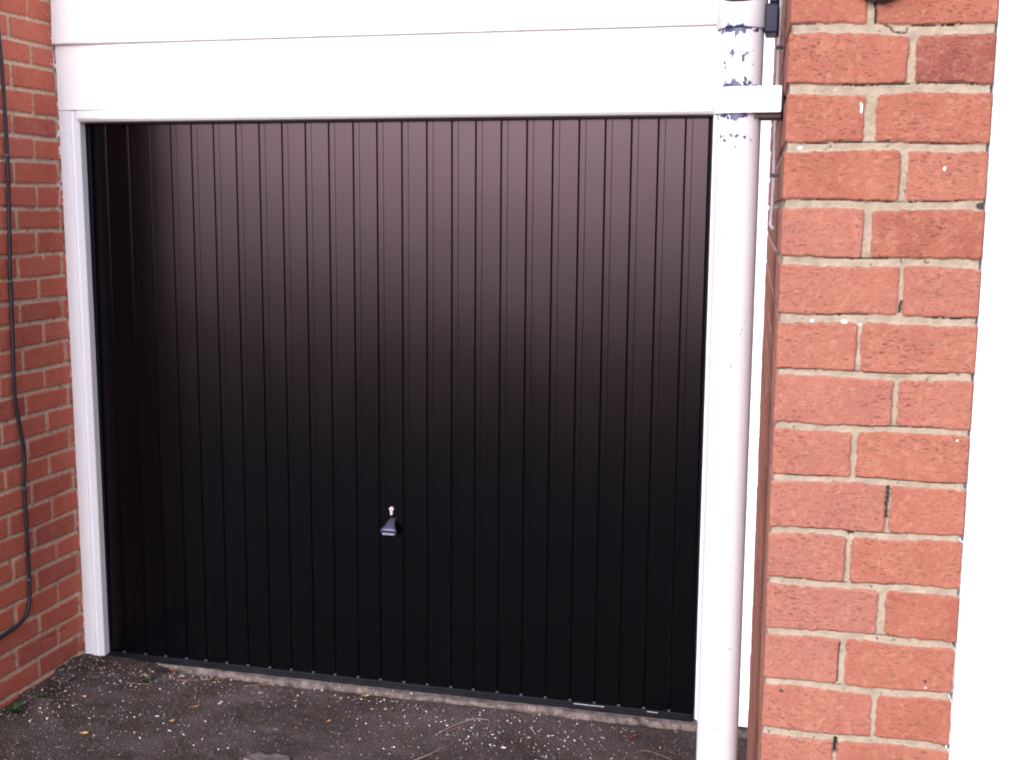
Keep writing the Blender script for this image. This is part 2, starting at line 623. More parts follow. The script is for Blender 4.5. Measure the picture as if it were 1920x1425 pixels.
ss = np.concatenate([np.arange(-0.10, 0.0, 0.008), np.arange(0.0, LW_END + 0.02, 0.0027), np.arange(LW_END + 0.02, LW_END + 0.4, 0.012)])
zz = np.concatenate([np.arange(-0.12, 0.0, 0.01), np.arange(0.0, 2.42, 0.0032), np.arange(2.42, 2.52, 0.012)])
S, Z = np.meshgrid(ss, zz)
jtl_r = np.random.default_rng(3).random(60)
H, tone, mask, dd = brick_field(S, Z, LJ, lperp, lambda r: 0.0095 + 0.005 * jtl_r[r], 21)
# an eroded, widened bed joint low on the wall
D = seg_dist(S, Z, [(0.10, 0.150), (0.17, 0.150), (0.23, 0.155)])
ero = np.clip(1 - D / 0.006, 0, 1)
dark = 0.0 * S
dark = np.maximum(dark, 0.55 * smin01(fbm(S * 60, Z * 60, 31, 3), 0.23, 0.30) * (1 - mask))
# paint smears where the white frame meets the bricks
edge = np.clip(1 - (S - 0.0) / (0.010 + 0.02 * smin01(Z, 1.9, 2.1)), 0, 1) * (S > -0.002)
pn = fbm(S * 160, Z * 70, 33, 3)
paint = smin01(pn + edge * 0.34, 0.33, 0.36) * (edge > 0) * np.where(Z > 1.65, 1, 0.5)
paint = np.maximum(paint, smin01(seg_dist(S, Z, [(0.012, 1.665), (0.022, 1.60)]), 0.0035, 0.0012) * 0.8)
paint = np.maximum(paint, smin01(seg_dist(S, Z, [(0.022, 0.2565), (0.0225, 0.257)]), 0.006, 0.003))
paint = np.maximum(paint, smin01(seg_dist(S, Z, [(0.115, 1.452), (0.118, 1.435)]), 0.003, 0.001) * .7)
paint = np.maximum(paint, smin01(seg_dist(S, Z, [(0.045, 1.295), (0.04, 1.275)]), 0.002, 0.001) * .6)
H = H - ero * 0.004
# height is along +x; round the outer corner back to -x
ang = np.clip((S - LW_END) / 0.012, 0, 1) * math.pi / 2
px = np.where(S <= LW_END, -0.051, -0.051 - 0.008 * (1 - np.cos(ang)) - np.clip(S - LW_END - 0.012, 0, 9))
py = np.where(S <= LW_END, -0.05 - S, -0.05 - LW_END - 0.008 * np.sin(ang))
P = np.stack([px + H * np.cos(ang), py - H * np.sin(ang), Z], -1)
A4 = np.stack([tone, mask, paint, dark], -1)
lw = empty('brick_wall', (-0.2, -0.35, 0), 'short dark red brick side wall left of the black door, carrying the dark cable', 'wall')
me = grid_mesh('brick_face', P[:, ::-1], A4[:, ::-1])
link('brick_face', me, M_LEFT, lw)
bm = bmesh.new()
bx(bm, -0.40, -0.064, -0.65, 0.25, -0.12, 2.505)
from_bm('wall_core', bm, M_LEFT, lw)

# --- right-hand pier and the long reveal behind it
TH = 0.0441
A0 = np.array([2.3497, -1.9156])
U = np.array([math.cos(TH), math.sin(TH)])
N = np.array([-math.sin(TH), math.cos(TH)])
NR = np.array([-0.0352, 1.0]); NR /= np.linalg.norm(NR)
PW = 0.2585
JM = [[1.8483, 1.8417], [1.7708, 1.7686], [1.6959, 1.6941], [1.6199, 1.6188], [1.5447, 1.5431], [1.4672, 1.4673], [1.3918, 1.3913], [1.3173, 1.3174], [1.2448, 1.2438], [1.1684, 1.17], [1.0952, 1.0944], [1.0216, 1.0195], [0.9449, 0.9431], [0.8703, 0.8695]]
PM = [0.103, 0.156, 0.1079, 0.1538, 0.112, 0.1585, 0.108, 0.1589, 0.1089, 0.1573, 0.1084, 0.1561, 0.1071, 0.1539, 0.1037]
PWD = [.010, .009, .0145, .0095, .010, .006, .006, .007, .007, .006, .006, .011, .008, .006, .006]
JT = [.0125, .0125, .0115, .0115, .0115, .0105, .0095, .0085, .0085, .0085, .0095, .0095, .0095, .009]
ENDS = [.2575, .2575, .258, .2572, .2588, .2588, .2590, .2592, .2582, .2585, .2555, .2570, .2545, .2538, .2545]
K0 = 13


class PJ:
    n = 38
    def __call__(self, r, S):
        k = r - K0
        if 0 <= k < len(JM): a, b = JM[k]
        elif k < 0: a, b = JM[0][0] - 0.075 * k, JM[0][1] - 0.0752 * k
        else: a, b = JM[-1][0] - 0.075 * (k - 13), JM[-1][1] - 0.075 * (k - 13)
        return a + (b - a) * np.clip(S / PW, -0.4, 1.2) + 0.0012 * np.sin(S * 31 + k * 2.1)


PJ = PJ()
rngp = np.random.default_rng(17)
_pp = {}


def pperp(r):
    if r not in _pp:
        k = r - K0 + 1       # the row lying above joint k
        i = min(max(k, 0), 14)
        if 0 <= k < 15: s0, w0 = PM[k], PWD[k]
        else: s0, w0 = (0.105 if k % 2 == 0 else 0.156), 0.009
        e = ENDS[i]
        ret = -0.108 if k % 2 else -0.221
        L = [(ret - 0.225 * q, 0.010) for q in range(9, 0, -1)] + [(ret, 0.010), (s0, w0), (PW + 0.085 + (0.1 if k % 2 else 0), 0.01), (PW + 0.32, 0.01), (PW + 0.6, .01)]
        _pp[r] = L
    return _pp[r]


ss = np.concatenate([np.arange(-1.90, -0.06, 0.011), np.arange(-0.06, PW + 0.014, 0.0014), np.arange(PW + 0.014, PW + 0.20, 0.012)])
zz = np.concatenate([np.arange(-0.12, 0.78, 0.011), np.arange(0.78, 1.98, 0.0014), np.arange(1.98, 2.32, 0.012)])
S, Z = np.meshgrid(ss, zz)
H, tone, mask, dd = brick_field(S, Z, PJ, pperp, lambda r: JT[r - K0] if 0 <= r - K0 < len(JT) else 0.010, 41, bevel=0.0022, depth=0.0040)
# hand-picked tones for the bricks that stand out
def brick_at(u, z, t):
    global tone
    for r in range(PJ.n):
        zt = PJ(r, np.array(u)); zb = PJ(r + 1, np.array(u))
        if zb < z <= zt:
            pl = pperp(r)
            for (a, _), (b, _) in zip(pl, pl[1:]):
                if a <= u < b:
                    sel = (Z <= PJ(r, S)) & (Z > PJ(r + 1, S)) & (S >= a) & (S < b)
                    tone = np.where(sel, t, tone)
for u, z, t in ((.05, 1.885, .45), (.2, 1.885, .38), (.08, 1.81, .55), (.2, 1.81, .0), (.05, 1.73, .42), (.2, 1.73, .5), (.08, 1.66, .4), (.21, 1.66, .7), (.05, 1.58, .85), (.2, 1.58, .25),
                (.08, 1.505, .75), (.21, 1.505, .8), (.05, 1.43, .75), (.2, 1.43, .7), (.08, 1.355, .85), (.21, 1.355, .8), (.05, 1.28, .8), (.2, 1.28, .6), (.08, 1.205, .85), (.21, 1.205, .6),
                (.05, 1.13, .9), (.2, 1.13, .65), (.08, 1.06, .95), (.21, 1.06, .35), (.05, .98, .9), (.2, .98, .6), (.08, .905, .75), (.21, .905, .4), (.05, .84, .8), (.2, .84, .6)):
    brick_at(u, z, t)
dark = np.zeros_like(S)
def void_or_shade(pts, wd, dep=0.006, jag=0.4):
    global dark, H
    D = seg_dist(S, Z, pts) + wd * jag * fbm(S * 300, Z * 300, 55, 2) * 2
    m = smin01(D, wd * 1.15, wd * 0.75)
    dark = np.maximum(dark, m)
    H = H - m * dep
void_or_shade([(0.1085, 1.895), (0.1078, 1.876), (0.1090, 1.8530)], 0.0012)
void_or_shade([(0.1212, 1.8499), (0.127, 1.8475), (0.132, 1.841), (0.1475, 1.8398), (0.149, 1.845)], 0.0009, 0.003)
void_or_shade([(0.1573, 1.2362), (0.1572, 1.215), (0.1566, 1.1971)], 0.0022, 0.006, 1.1)
void_or_shade([(0.2505, 1.6185), (0.2570, 1.6188)], 0.0044, 0.0, 0.2)
void_or_shade([(0.1599, 1.4917), (0.1593, 1.4778)], 0.0016)
void_or_shade([(0.1044, 0.8658), (0.1041, 0.8478)], 0.0026, 0.010)
void_or_shade([(0.2522, 0.8703), (0.257, 0.8703)], 0.003, 0.004)
void_or_shade([(0.1078, 1.1696), (0.1142, 1.1704)], 0.0018, 0.006)
void_or_shade([(0.1030, 1.009), (0.1022, 0.9883), (0.1026, 0.953)], 0.0011, 0.004)
void_or_shade([(0.2565, 1.168), (0.257, 1.170)], 0.003, 0.004)
void_or_shade([(0.254, 0.944), (0.257, 0.943)], 0.0028, 0.004)
void_or_shade([(0.2548, 1.020), (0.257, 1.020)], 0.0018, 0.004)
void_or_shade([(0.2565, 1.769), (0.257, 1.769)], 0.0016, 0.004)
void_or_shade([(0.0254, 0.9322), (0.0268, 0.9318)], 0.0022, 0.001)
void_or_shade([(0.2203, 0.9638), (0.2208, 0.9625)], 0.0022, 0.001)
# fine dark lines under each course: shade along the mortar's top edge, painted in
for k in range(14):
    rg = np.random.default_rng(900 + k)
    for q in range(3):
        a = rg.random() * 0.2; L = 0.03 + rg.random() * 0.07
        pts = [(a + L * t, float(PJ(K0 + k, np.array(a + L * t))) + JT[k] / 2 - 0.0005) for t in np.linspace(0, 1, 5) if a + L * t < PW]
        if len(pts) > 1: void_or_shade(pts, 0.0007, 0.003, 0.8)
paint = np.zeros_like(S)
def splash(pts, wd, a=0.9):
    global paint
    D = seg_dist(S, Z, pts) + wd * 0.5 * fbm(S * 400, Z * 400, 58, 2) * 2
    paint = np.maximum(paint, a * smin01(D, wd, wd * 0.7))
splash([(0.0954, 1.751), (0.0963, 1.7403)], 0.0013)
splash([(0.2045, 1.6680), (0.2042, 1.6655)], 0.0021)
splash([(0.2417, 1.3068), (0.2418, 1.306)], 0.0014)
splash([(0.2207, 0.9553), (0.2208, 0.955)], 0.0016, .7)
splash([(0.0184, 1.694), (0.022, 1.6945)], 0.0024, .6)
splash([(0.0446, 1.4637), (0.0466, 1.4637)], 0.0020, .7)
splash([(0.0856, 1.4638), (0.0886, 1.463)], 0.0022, .8)
splash([(0.1083, 1.4597), (0.1093, 1.4597)], 0.0014, .8)
# the far side of the pier has been painted white with its frame
rag = 0.0016 * fbm(S * 30, Z * 110, 61, 3) * 2
ex = np.full(S.shape, PW)
for k in range(15):
    r = k + K0 - 1
    ex = np.where((Z <= PJ(r, S)) & (Z > PJ(r + 1, S)), ENDS[k], ex)
pe = smin01(S - (ex + 0.0035 + rag), 0.0, 0.0008) * (1 - dark)
paint = np.maximum(paint, pe)
# path of the sheet: reveal, corner, front, corner, far side
RC = 0.0045
def path(s):
    s = np.asarray(s)
    def bez(p0, p1, p2, t):
        t = t[..., None]
        pt = (1 - t) ** 2 * p0 + 2 * t * (1 - t) * p1 + t * t * p2
        tg = 2 * (1 - t) * (p1 - p0) + 2 * t * (p2 - p1)
        return pt, tg
    pts = np.zeros(s.shape + (2,)); tg = np.zeros_like(pts)
    m = s < -RC
    pts[m] = A0 + NR * (-s[m])[..., None]; tg[m] = -NR
    m = (s >= -RC) & (s < RC)
    p, t = bez(A0 + NR * RC, A0, A0 + U * RC, (s[m] + RC) / (2 * RC)); pts[m] = p; tg[m] = t
    m = (s >= RC) & (s < PW - RC)
    pts[m] = A0 + U * s[m][..., None]; tg[m] = U
    B0 = A0 + U * PW
    m = (s >= PW - RC) & (s < PW + RC)
    p, t = bez(B0 - U * RC, B0, B0 + N * RC, (s[m] - PW + RC) / (2 * RC)); pts[m] = p; tg[m] = t
    m = s >= PW + RC
    pts[m] = B0 + N * (s[m] - PW)[..., None]; tg[m] = N
    tg /= np.linalg.norm(tg, axis=-1, keepdims=True)
    nm = np.stack([tg[..., 1], -tg[..., 0]], -1)
    return pts, nm
pt, nm = path(ss)
XY = pt[None] + nm[None] * H[..., None]
P = np.concatenate([XY, Z[..., None]], -1)
A4 = np.stack([tone, mask, paint, dark], -1)
pier = empty('brick_pier', (2.48, -1.8, 0), 'light red brick pier with pale mortar between the white downpipe and the white frame', 'pier')
link('brick_face', grid_mesh('brick_face', P, A4), M_PIER, pier)
def lt(u, v, base=N):
    q = A0 + U * u + base * v
    return q
bm = bmesh.new()
inner = [A0 + U * 0.02 + N * 0.02, A0 + U * (PW - 0.02) + N * 0.02, A0 + U * (PW - 0.02) + N * 0.19, A0 + U * 0.12 + N * 0.19, A0 + NR * 1.9 + U * 0.12, A0 + NR * 1.9 + U * 0.02]
prism(bm, [tuple(q) for q in inner], -0.12, 2.305, lambda p, t: (p[0], p[1], t))
from_bm('wall_core', bm, M_PIER, pier)

# ------------------------------------------------------------------ garage door
DW, DH = 2.123, 1.888
door = empty('garage_door', (DW / 2, 0.02, 0), 'black ribbed up-and-over steel garage door in a white frame', 'garage door')
lines = [0.077, 0.162, 0.242, 0.325, 0.401, 0.482, 0.563, 0.646, 0.727, 0.809, 0.890, 0.974, 1.055, 1.139, 1.222, 1.305, 1.383, 1.465, 1.547, 1.629, 1.711, 1.792, 1.872, 1.953, 2.034, 2.104]
prof = [(0.016, 0.004)]
for xi in lines:
    prof += [(xi - 0.0036, 0.0), (xi - 0.0024, 0.0009), (xi - 0.0018, 0.0060), (xi + 0.0006, 0.0068), (xi + 0.0018, 0.0022), (xi + 0.0026, 0.0011)]
    if xi < 2.1:
        prof += [(xi + 0.0190, 0.0011), (xi + 0.0204, 0.0003), (xi + 0.0212, 0.0)]
prof.append((2.112, 0.002))
# pressed steel: a few rows up the sheet so it is very slightly uneven
rows = np.linspace(0.014, DH - 0.0053, 40)
pr = np.array(prof)
pp = []
for i in range(len(pr)):
    pp.append(pr[i])
    if i + 1 < len(pr) and pr[i + 1][0] - pr[i][0] > 0.03:
        for f in (0.25, 0.5, 0.75): pp.append(pr[i] * (1 - f) + pr[i + 1] * f)
pr = np.array(pp)
Xg, Zg = np.meshgrid(pr[:, 0], rows)
Yg = np.tile(pr[:, 1], (len(rows), 1)) + 0.0016 * fbm(Xg * 2.2, Zg * 2.5, 71, 3) + 0.0005 * fbm(Xg * 9, Zg * 3, 73, 2)
Pd = np.stack([Xg, Yg + 0.004 + 0.008 * Zg, Zg], -1)       # the leaf leans back a little towards its head
# turn the sheet's rims back so that it has depth
bk = Pd.copy(); bk[..., 1] = 0.045
Pd = np.concatenate([bk[:1], Pd, bk[-1:]], 0)
me = grid_mesh('door_panel', Pd)
me.set_sharp_from_angle(angle=math.radians(7))
link('door_panel', me, M_DOOR, door)
bm = bmesh.new()
bx(bm, 0.0, 0.0155, 0.002, 0.05, 0.0, DH - 0.0055, 0.0015)
bx(bm, 2.1125, DW, 0.002, 0.05, 0.0, DH - 0.0055, 0.0015)
bx(bm, 0.0, DW, 0.0, 0.05, DH - 0.0050, DH, 0.0012)
from_bm('edge_frame', bm, M_RIM, door)
bm = bmesh.new()
bx(bm, 0.0165, 2.1115, -0.006, 0.0035, 0.004, 0.019, 0.003, 3)
bx(bm, 0.0165, 2.1115, -0.010, -0.0065, -0.004, 0.009, 0.0012)
rail = from_bm('bottom_rail', bm, M_SEAL, door, True, 40)
bm = bmesh.new()
for xi in lines[:-1]:
    bx(bm, xi - 0.005, xi + 0.005, -0.004, 0.0035, 0.0192, 0.0245, 0.0012)
from_bm('rib_foot', bm, M_TICK, rail)
for xa, xb in ((1.725, 1.825), (1.965, 2.000)):  # thin pale strips: reflection glints on the rail, put in as colour
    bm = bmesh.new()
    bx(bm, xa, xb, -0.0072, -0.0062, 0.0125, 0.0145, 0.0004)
    from_bm('glint_strip', bm, M_GLINT, rail)
# lock escutcheon (keyhole shaped) and pull handle
bm = bmesh.new()
out = []
cx, cz = 1.0975, 0.620
for k in range(25):
    a = math.radians(-58 + (296) * k / 24)
    out.append((cx + 0.0080 * math.cos(a), cz + 0.0080 * math.sin(a)))
for k in range(9):
    a = math.radians(180 + 180 * k / 8)
    out.append((cx + 0.0046 * math.cos(a), cz - 0.0160 + 0.0046 * math.sin(a)))
prism(bm, out, 0.0015, 0.0085, lambda p, t: (p[0], t, p[1]))
bmesh.ops.bevel(bm, geom=[e for e in bm.edges if all(abs(v.co.y - 0.0015) < 1e-5 for v in e.verts)], offset=0.0012, segments=2, affect='EDGES')
esc = from_bm('lock_escutcheon', bm, M_CHROME, door, True, 40)
bm = bmesh.new()
bx(bm, cx - 0.0008, cx + 0.0008, 0.0010, 0.0014, cz - 0.004, cz + 0.004)
from_bm('key_slot', bm, M_BLACK, esc)
bm = bmesh.new()
hx = 1.0975
secs = [(0.5875, 0.0130, 0.0100, 0.0040, 0.004), (0.5850, 0.0070, 0.0108, 0.0054, 0.003), (0.5800, -0.0005, 0.0125, 0.0060, 0.002), (0.5735, -0.0085, 0.0155, 0.0063, 0.001),
        (0.566, -0.0165, 0.0198, 0.0064, 0.0005), (0.5600, -0.0225, 0.0248, 0.0062, 0.0), (0.5560, -0.0262, 0.0282, 0.0056, 0.0), (0.5538, -0.0270, 0.0290, 0.0050, 0.0)]
rings = []
for z_, y_, a_, b_, dx in secs:
    ring = []
    for k in range(28):
        t = 2 * math.pi * k / 28
        c_, s_ = math.cos(t), math.sin(t)
        e = 0.7
        ring.append(bm.verts.new((hx + dx + a_ * math.copysign(abs(c_) ** e, c_), y_ + b_ * math.copysign(abs(s_) ** e, s_), z_ - 0.35 * b_ * s_)))
    rings.append(ring)
for r0, r1 in zip(rings, rings[1:]):
    for k in range(28):
        bm.faces.new((r0[k], r1[k], r1[(k + 1) % 28], r0[(k + 1) % 28]))
bm.faces.new(rings[0]); 
# lower grip: slopes back to the door
r2 = [(0.5445, -0.0230, 0.0285, 0.0050), (0.5370, -0.0120, 0.0255, 0.0058), (0.534, 0.003, 0.022, 0.006), (0.534, 0.016, 0.022, 0.006)]
prev = rings[-1]
for z_, y_, a_, b_ in r2:
    ring = []
    for k in range(28):
        t = 2 * math.pi * k / 28
        c_, s_ = math.cos(t), math.sin(t)
        ring.append(bm.verts.new((hx + a_ * math.copysign(abs(c_) ** .7, c_), y_ + b_ * math.copysign(abs(s_) ** .7, s_) * .6, z_ - 0.3 * b_ * s_)))
    for k in range(28):
        bm.faces.new((prev[k], ring[k], ring[(k + 1) % 28], prev[(k + 1) % 28]))
    prev = ring
bm.faces.new(prev[::-1])
bmesh.ops.recalc_face_normals(bm, faces=bm.faces)
hd = from_bm('pull_handle', bm, M_HANDLE, door, True, 50)
bm = bmesh.new()
R = Matrix.Translation((hx - 0.001, -0.0252, 0.5420)) @ Matrix.Rotation(math.radians(24), 4, 'X')
bx(bm, -0.0215, 0.0215, -0.0012, 0.0012, -0.0034, 0.0034, 0.0008, 2, R)
bdg = from_bm('badge_plate', bm, plain('bright_badge', (0.26, 0.26, 0.32), 0.45, 0.2), hd)
bm = bmesh.new()
rb = random.Random(4)
for k in range(7):
    x_ = -0.0162 + 0.0054 * k
    bx(bm, x_ - 0.0011, x_ + 0.0011, -0.0015, -0.0012, -0.0018, 0.0010 + rb.random() * 0.001, 0, 2, R)
from_bm('worn_lettering', bm, plain('grey_lettering', (0.10, 0.10, 0.16), 0.5), bdg)

# ------------------------------------------------------------------ white frame
frame = empty('door_frame', (DW / 2, -0.03, 0), 'white painted timber frame with moulded edges around the black door', 'door frame')
JX = -0.0505
jp = [(JX, 0.06), (JX, -0.048), (JX + 0.002, -0.050), (-0.0085, -0.050), (-0.0065, -0.0485), (-0.0055, -0.0455), (0.0020, -0.0440), (0.0125, -0.0330), (0.0150, -0.0300), (0.0155, -0.026), (0.0155, -0.001), (0.0, -0.001), (0.0, 0.06)]
bm = bmesh.new()
prism(bm, jp, 0.012, 1.9255, lambda p, t: (p[0], p[1], t))
from_bm('jamb', bm, M_WHITE, frame)
RX = 2.2895
jr = [(RX, 0.06), (RX, -0.048), (RX - 0.002, -0.05), (DW + 0.0085 + 0.05, -0.050), (DW + 0.057, -0.0485), (DW + 0.056, -0.0455), (DW + 0.006, -0.0440), (DW - 0.003, -0.0330), (DW - 0.0045, -0.0300), (DW - 0.005, -0.026), (DW - 0.005, -0.001), (DW, -0.001), (DW, 0.06)]
bm = bmesh.new()
prism(bm, [(2 * 0 + x, y) for x, y in jr], 0.018, 1.9255, lambda p, t: (p[0], p[1], t))
from_bm('jamb', bm, M_WHITE, frame)
hp = [(1.9255, 0.06), (1.9255, -0.0470), (1.9245, -0.0482), (1.9160, -0.0480), (1.9040, -0.0470), (1.8980, -0.0450), (1.8905, -0.0360), (1.8885, -0.0300), (1.8882, -0.026), (1.8882, 0.06)]
bm = bmesh.new()
prism(bm, hp, 0.0160, DW - 0.0055, lambda p, t: (t, p[1], p[0]))
from_bm('head_rail', bm, M_WHITE, frame)
bm = bmesh.new()
bx(bm, JX, -0.002, -0.0475, 0.05, 1.9257, 1.9262)
bm.free()

fas = empty('fascia_panel', (1.1, -0.04, 1.927), 'wide smooth white panel across the top between door frame and cladding', 'panel')
bm = bmesh.new()
bx(bm, JX, RX, -0.050, 0.06, 1.9268, 2.150, 0.0012)
from_bm('panel', bm, M_WHITE_BOARD, fas)
def nails(pts, y, parent):
    for x, z in pts:
        b = bmesh.new()
        bmesh.ops.create_uvsphere(b, u_segments=12, v_segments=8, radius=0.0042, matrix=Matrix.Translation((x, y, z)) @ Matrix.Diagonal((1, 0.45, 1, 1)))
        from_bm('nail_head', b, M_WHITE, parent, True)
nails([(0.135, 1.944), (1.62, 1.945), (2.085, 1.947), (2.155, 1.935)], -0.0505, fas)
bm = bmesh.new()
# lapped board: thicker at its lower edge
cp = [(2.141, -0.066), (2.139, -0.0645), (2.139, -0.052), (2.1505, -0.052), (2.1505, 0.06), (2.50, 0.06), (2.50, -0.050), (2.145, -0.0675)]
prism(bm, cp, JX, RX, lambda p, t: (t, p[1], p[0]))
tag(from_bm('cladding_board', bm, M_WHITE_BOARD), 'white lapped cladding board along the top edge, above the smooth white panel', 'cladding')

# ------------------------------------------------------------------ downpipe
PX, PY = 2.2765, -1.690
dp = empty('downpipe', (PX, PY, 0), 'white painted round downpipe with peeling paint, strapped beside the brick pier', 'downpipe')
def lathe(bm, cx, cy, prof, n=48):
    rings = []
    for r, z in prof:
        rings.append([bm.verts.new((cx + r * math.cos(2 * math.pi * k / n), cy + r * math.sin(2 * math.pi * k / n), z)) for k in range(n)])
    for a, b in zip(rings, rings[1:]):
        for k in range(n):
            bm.faces.new((a[k], a[(k + 1) % n], b[(k + 1) % n], b[k]))
    bm.faces.new(rings[0][::-1]); bm.faces.new(rings[-1])
bm = bmesh.new()
lathe(bm, PX, PY, [(0.0335, -0.06)] + [(0.0335 + 0.0001 * math.sin(i), 0.0 + i * 0.1) for i in range(19)] + [(0.0335, 1.890)], 64)
from_bm('pipe', bm, M_PIPE, dp, True, 40)
bm = bmesh.new()
lathe(bm, PX, PY, [(0.0337, 1.8805), (0.0366, 1.8810), (0.0376, 1.8825), (0.0376, 1.945), (0.0366, 1.950), (0.034, 1.951)], 64)
from_bm('socket', bm, M_PIPE, dp, True, 40)
# black swan-neck above: comes down from the eaves, bulging towards the viewer
bm = bmesh.new()
tube(bm, smooth_path([(PX, PY - 0.002, 1.946), (PX, PY - 0.012, 1.965), (PX - 0.001, PY + 0.02, 2.03), (PX - 0.002, PY + 0.13, 2.14), (PX - 0.002, PY + 0.17, 2.20), (PX - 0.002, PY + 0.17, 2.34)], 6), 0.0325, 32)
bmesh.ops.create_uvsphere(bm, u_segments=40, v_segments=24, radius=0.036, matrix=Matrix.Translation((PX - 0.001, PY - 0.021, 1.946)) @ Matrix.Diagonal((1.0, 0.8, 1.0, 1)))
from_bm('bend', bm, plain('scuffed_black_pipe', (0.022, 0.02, 0.026), 0.42, 0, 0.9, 55, 0.4), dp, True)
# strap: band round the pipe running into a flat ear to the wall
def strap(z0, z1, xe):
    bm = bmesh.new()
    inner, outer = [], []
    R0, R1 = 0.0338, 0.0385
    for k in range(20):
        a = math.radians(150 + 120 * k / 19)
        inner.append((PX + R0 * math.cos(a), PY + R0 * math.sin(a)))
        outer.append((PX + R1 * math.cos(a), PY + R1 * math.sin(a)))
    prof = outer + [(xe, PY - R1 - 0.002), (xe + 0.001, PY - R0 + 0.004)] + [(PX + 0.01, PY - R0 + 0.0)] + inner[::-1]
    prism(bm, prof, z0, z1, lambda p, t: (p[0], p[1], t))
    bmesh.ops.bevel(bm, geom=[e for e in bm.edges if abs(e.verts[0].co.z - e.verts[1].co.z) < 1e-6 and abs(e.verts[0].co.z - z0) + abs(e.verts[1].co.z - z1) >= 0 and len(e.link_faces) == 2 and e.calc_face_angle(0) > 1.2], offset=0.001, segments=2, affect='EDGES')
    return bm
from_bm('strap', strap(1.7560, 1.7945, 2.3395), plain('white_strap_paint', (0.62, 0.61, 0.65), 0.5, 0, 0.05, 20, 0.2), dp, True, 35)
bm = bmesh.new()
bx(bm, PX + 0.028, 2.3405, PY - 0.028, PY + 0.03, 1.7485, 1.7900, 0.002)
from_bm('spacer_block', bm, plain('dark_spacer_wood', (0.06, 0.035, 0.035), 0.7), dp)
bm = bmesh.new()
bx(bm, PX + 0.034, PX + 0.0545, PY - 0.028, PY + 0.03, 1.8720, 1.915, 0.003)
bx(bm, PX + 0.040, PX + 0.0535, PY - 0.026, PY + 0.028, 1.9155, 1.96, 0.003)
from_bm('spacer_block', bm, M_NAVY, dp)

# ------------------------------------------------------------------ cables
cab = empty('cable', (-0.04, -0.34, 0.25), 'dark cable running down the left brick wall and bending away near the ground', 'cable')
xw = -0.0405
cp_ = [(xw, -0.362, 2.48), (xw, -0.354, 2.32), (xw, -0.350, 2.20), (xw + .002, -0.340, 2.04), (xw + .001, -0.337, 1.90), (xw, -0.336, 1.752), (xw + .001, -0.346, 1.55), (xw, -0.355, 1.386), (xw, -0.3545, 1.36), (xw + .002, -0.362, 1.20), (xw + .001, -0.367, 1.012), (xw + .003, -0.352, 0.90), (xw + .002, -0.338, 0.814), (xw, -0.345, 0.72), (xw, -0.344, 0.691), (xw + .003, -0.348, 0.55), (xw, -0.346, 0.404), (xw, -0.349, 0.335), (xw + .001, -0.361, 0.297), (xw + .002, -0.384, 0.271), (xw + .002, -0.43, 0.258), (xw, -0.50, 0.250), (xw, -0.60, 0.236), (xw, -0.66, 0.225)]
bm = bmesh.new()
tube(bm, smooth_path(cp_, 6), 0.0064, 12)
from_bm('sheath', bm, M_CABLE, cab, True)
for y_, z_ in ((-0.3365, 1.765), (-0.3552, 1.372), (-0.3445, 0.700), (-0.3465, 0.392)):
    bm = bmesh.new()
    bx(bm, -0.0475, xw + 0.0072, y_ - 0.0085, y_ + 0.0075, z_ - 0.004, z_ + 0.004, 0.002)
    bmesh.ops.create_uvsphere(bm, u_segments=10, v_segments=6, radius=0.0036, matrix=Matrix.Translation((xw + 0.003, y_ - 0.0095, z_)))
    from_bm('clip', bm, M_CLIP, cab, True, 40)
def rev(v, off, z):
    q = A0 + NR * v - np.array([1.0, 0.0]) * off
    return (q[0], q[1], z)
wc = empty('wire', rev(0.35, 0.008, 1.6), 'thin dirty white wire hanging down the brick edge behind the downpipe strap', 'wire')
bm = bmesh.new()
tube(bm, smooth_path([rev(.37, .0085, 2.28), rev(.37, .0085, 2.1), rev(.362, .0075, 1.95), rev(.36, .0075, 1.864), rev(.36, .0085, 1.76), rev(.355, .0080, 1.669), rev(.355, .0095, 1.60), rev(.352, .0105, 1.590), rev(.345, .0070, 1.583), rev(.34, .006, 1.581)], 6), 0.0028, 10)
from_bm('sheath', bm, M_WCABLE, wc, True)
for v_, z_ in ((.362, 1.872), (.355, 1.668)):
    bm = bmesh.new()
    q = rev(v_, 0.007, z_)
    bx(bm, q[0] - 0.005, q[0] + 0.006, q[1] - 0.006, q[1] + 0.006, z_ - 0.003, z_ + 0.003, 0.0015)
    from_bm('clip', bm, M_CLIP, wc)

# ------------------------------------------------------------------ round fitting high on the pier
lamp = empty('bulkhead_lamp', (*(A0 + U * 0.111 - N * 0.002), 1.91), 'round black fitting on the brick pier, cut off by the top edge', 'lamp')
T = Matrix(((U[0], N[0], 0, 0), (U[1], N[1], 0, 0), (0, 0, 1, 0), (0, 0, 0, 1)))
T.translation = (*(A0 + U * 0.111), 1.9135)
def disc(bm, prof, n=40):
    rings = []
    for r, d in prof:
        rings.append([bm.verts.new(T @ Vector((r * math.cos(2 * math.pi * k / n), -d, r * math.sin(2 * math.pi * k / n)))) for k in range(n)])
    for a, b in zip(rings, rings[1:]):
        for k in range(n): bm.faces.new((a[k], b[k], b[(k + 1) % n], a[(k + 1) % n]))
    bm.faces.new(rings[0][::-1]); bm.faces.new(rings[-1])
    bmesh.ops.recalc_face_normals(bm, faces=bm.faces)
bm = bmesh.new()
disc(bm, [(0.034, -0.004), (0.036, 0.003), (0.036, 0.012), (0.033, 0.016)])
from_bm('backplate', bm, M_BLACK, lamp, True, 40)
bm = bmesh.new()
disc(bm, [(0.031, 0.0165), (0.031, 0.024), (0.027, 0.030), (0.017, 0.035), (0.004, 0.037)])
from_bm('cover', bm, M_BLACK, lamp, True, 40)

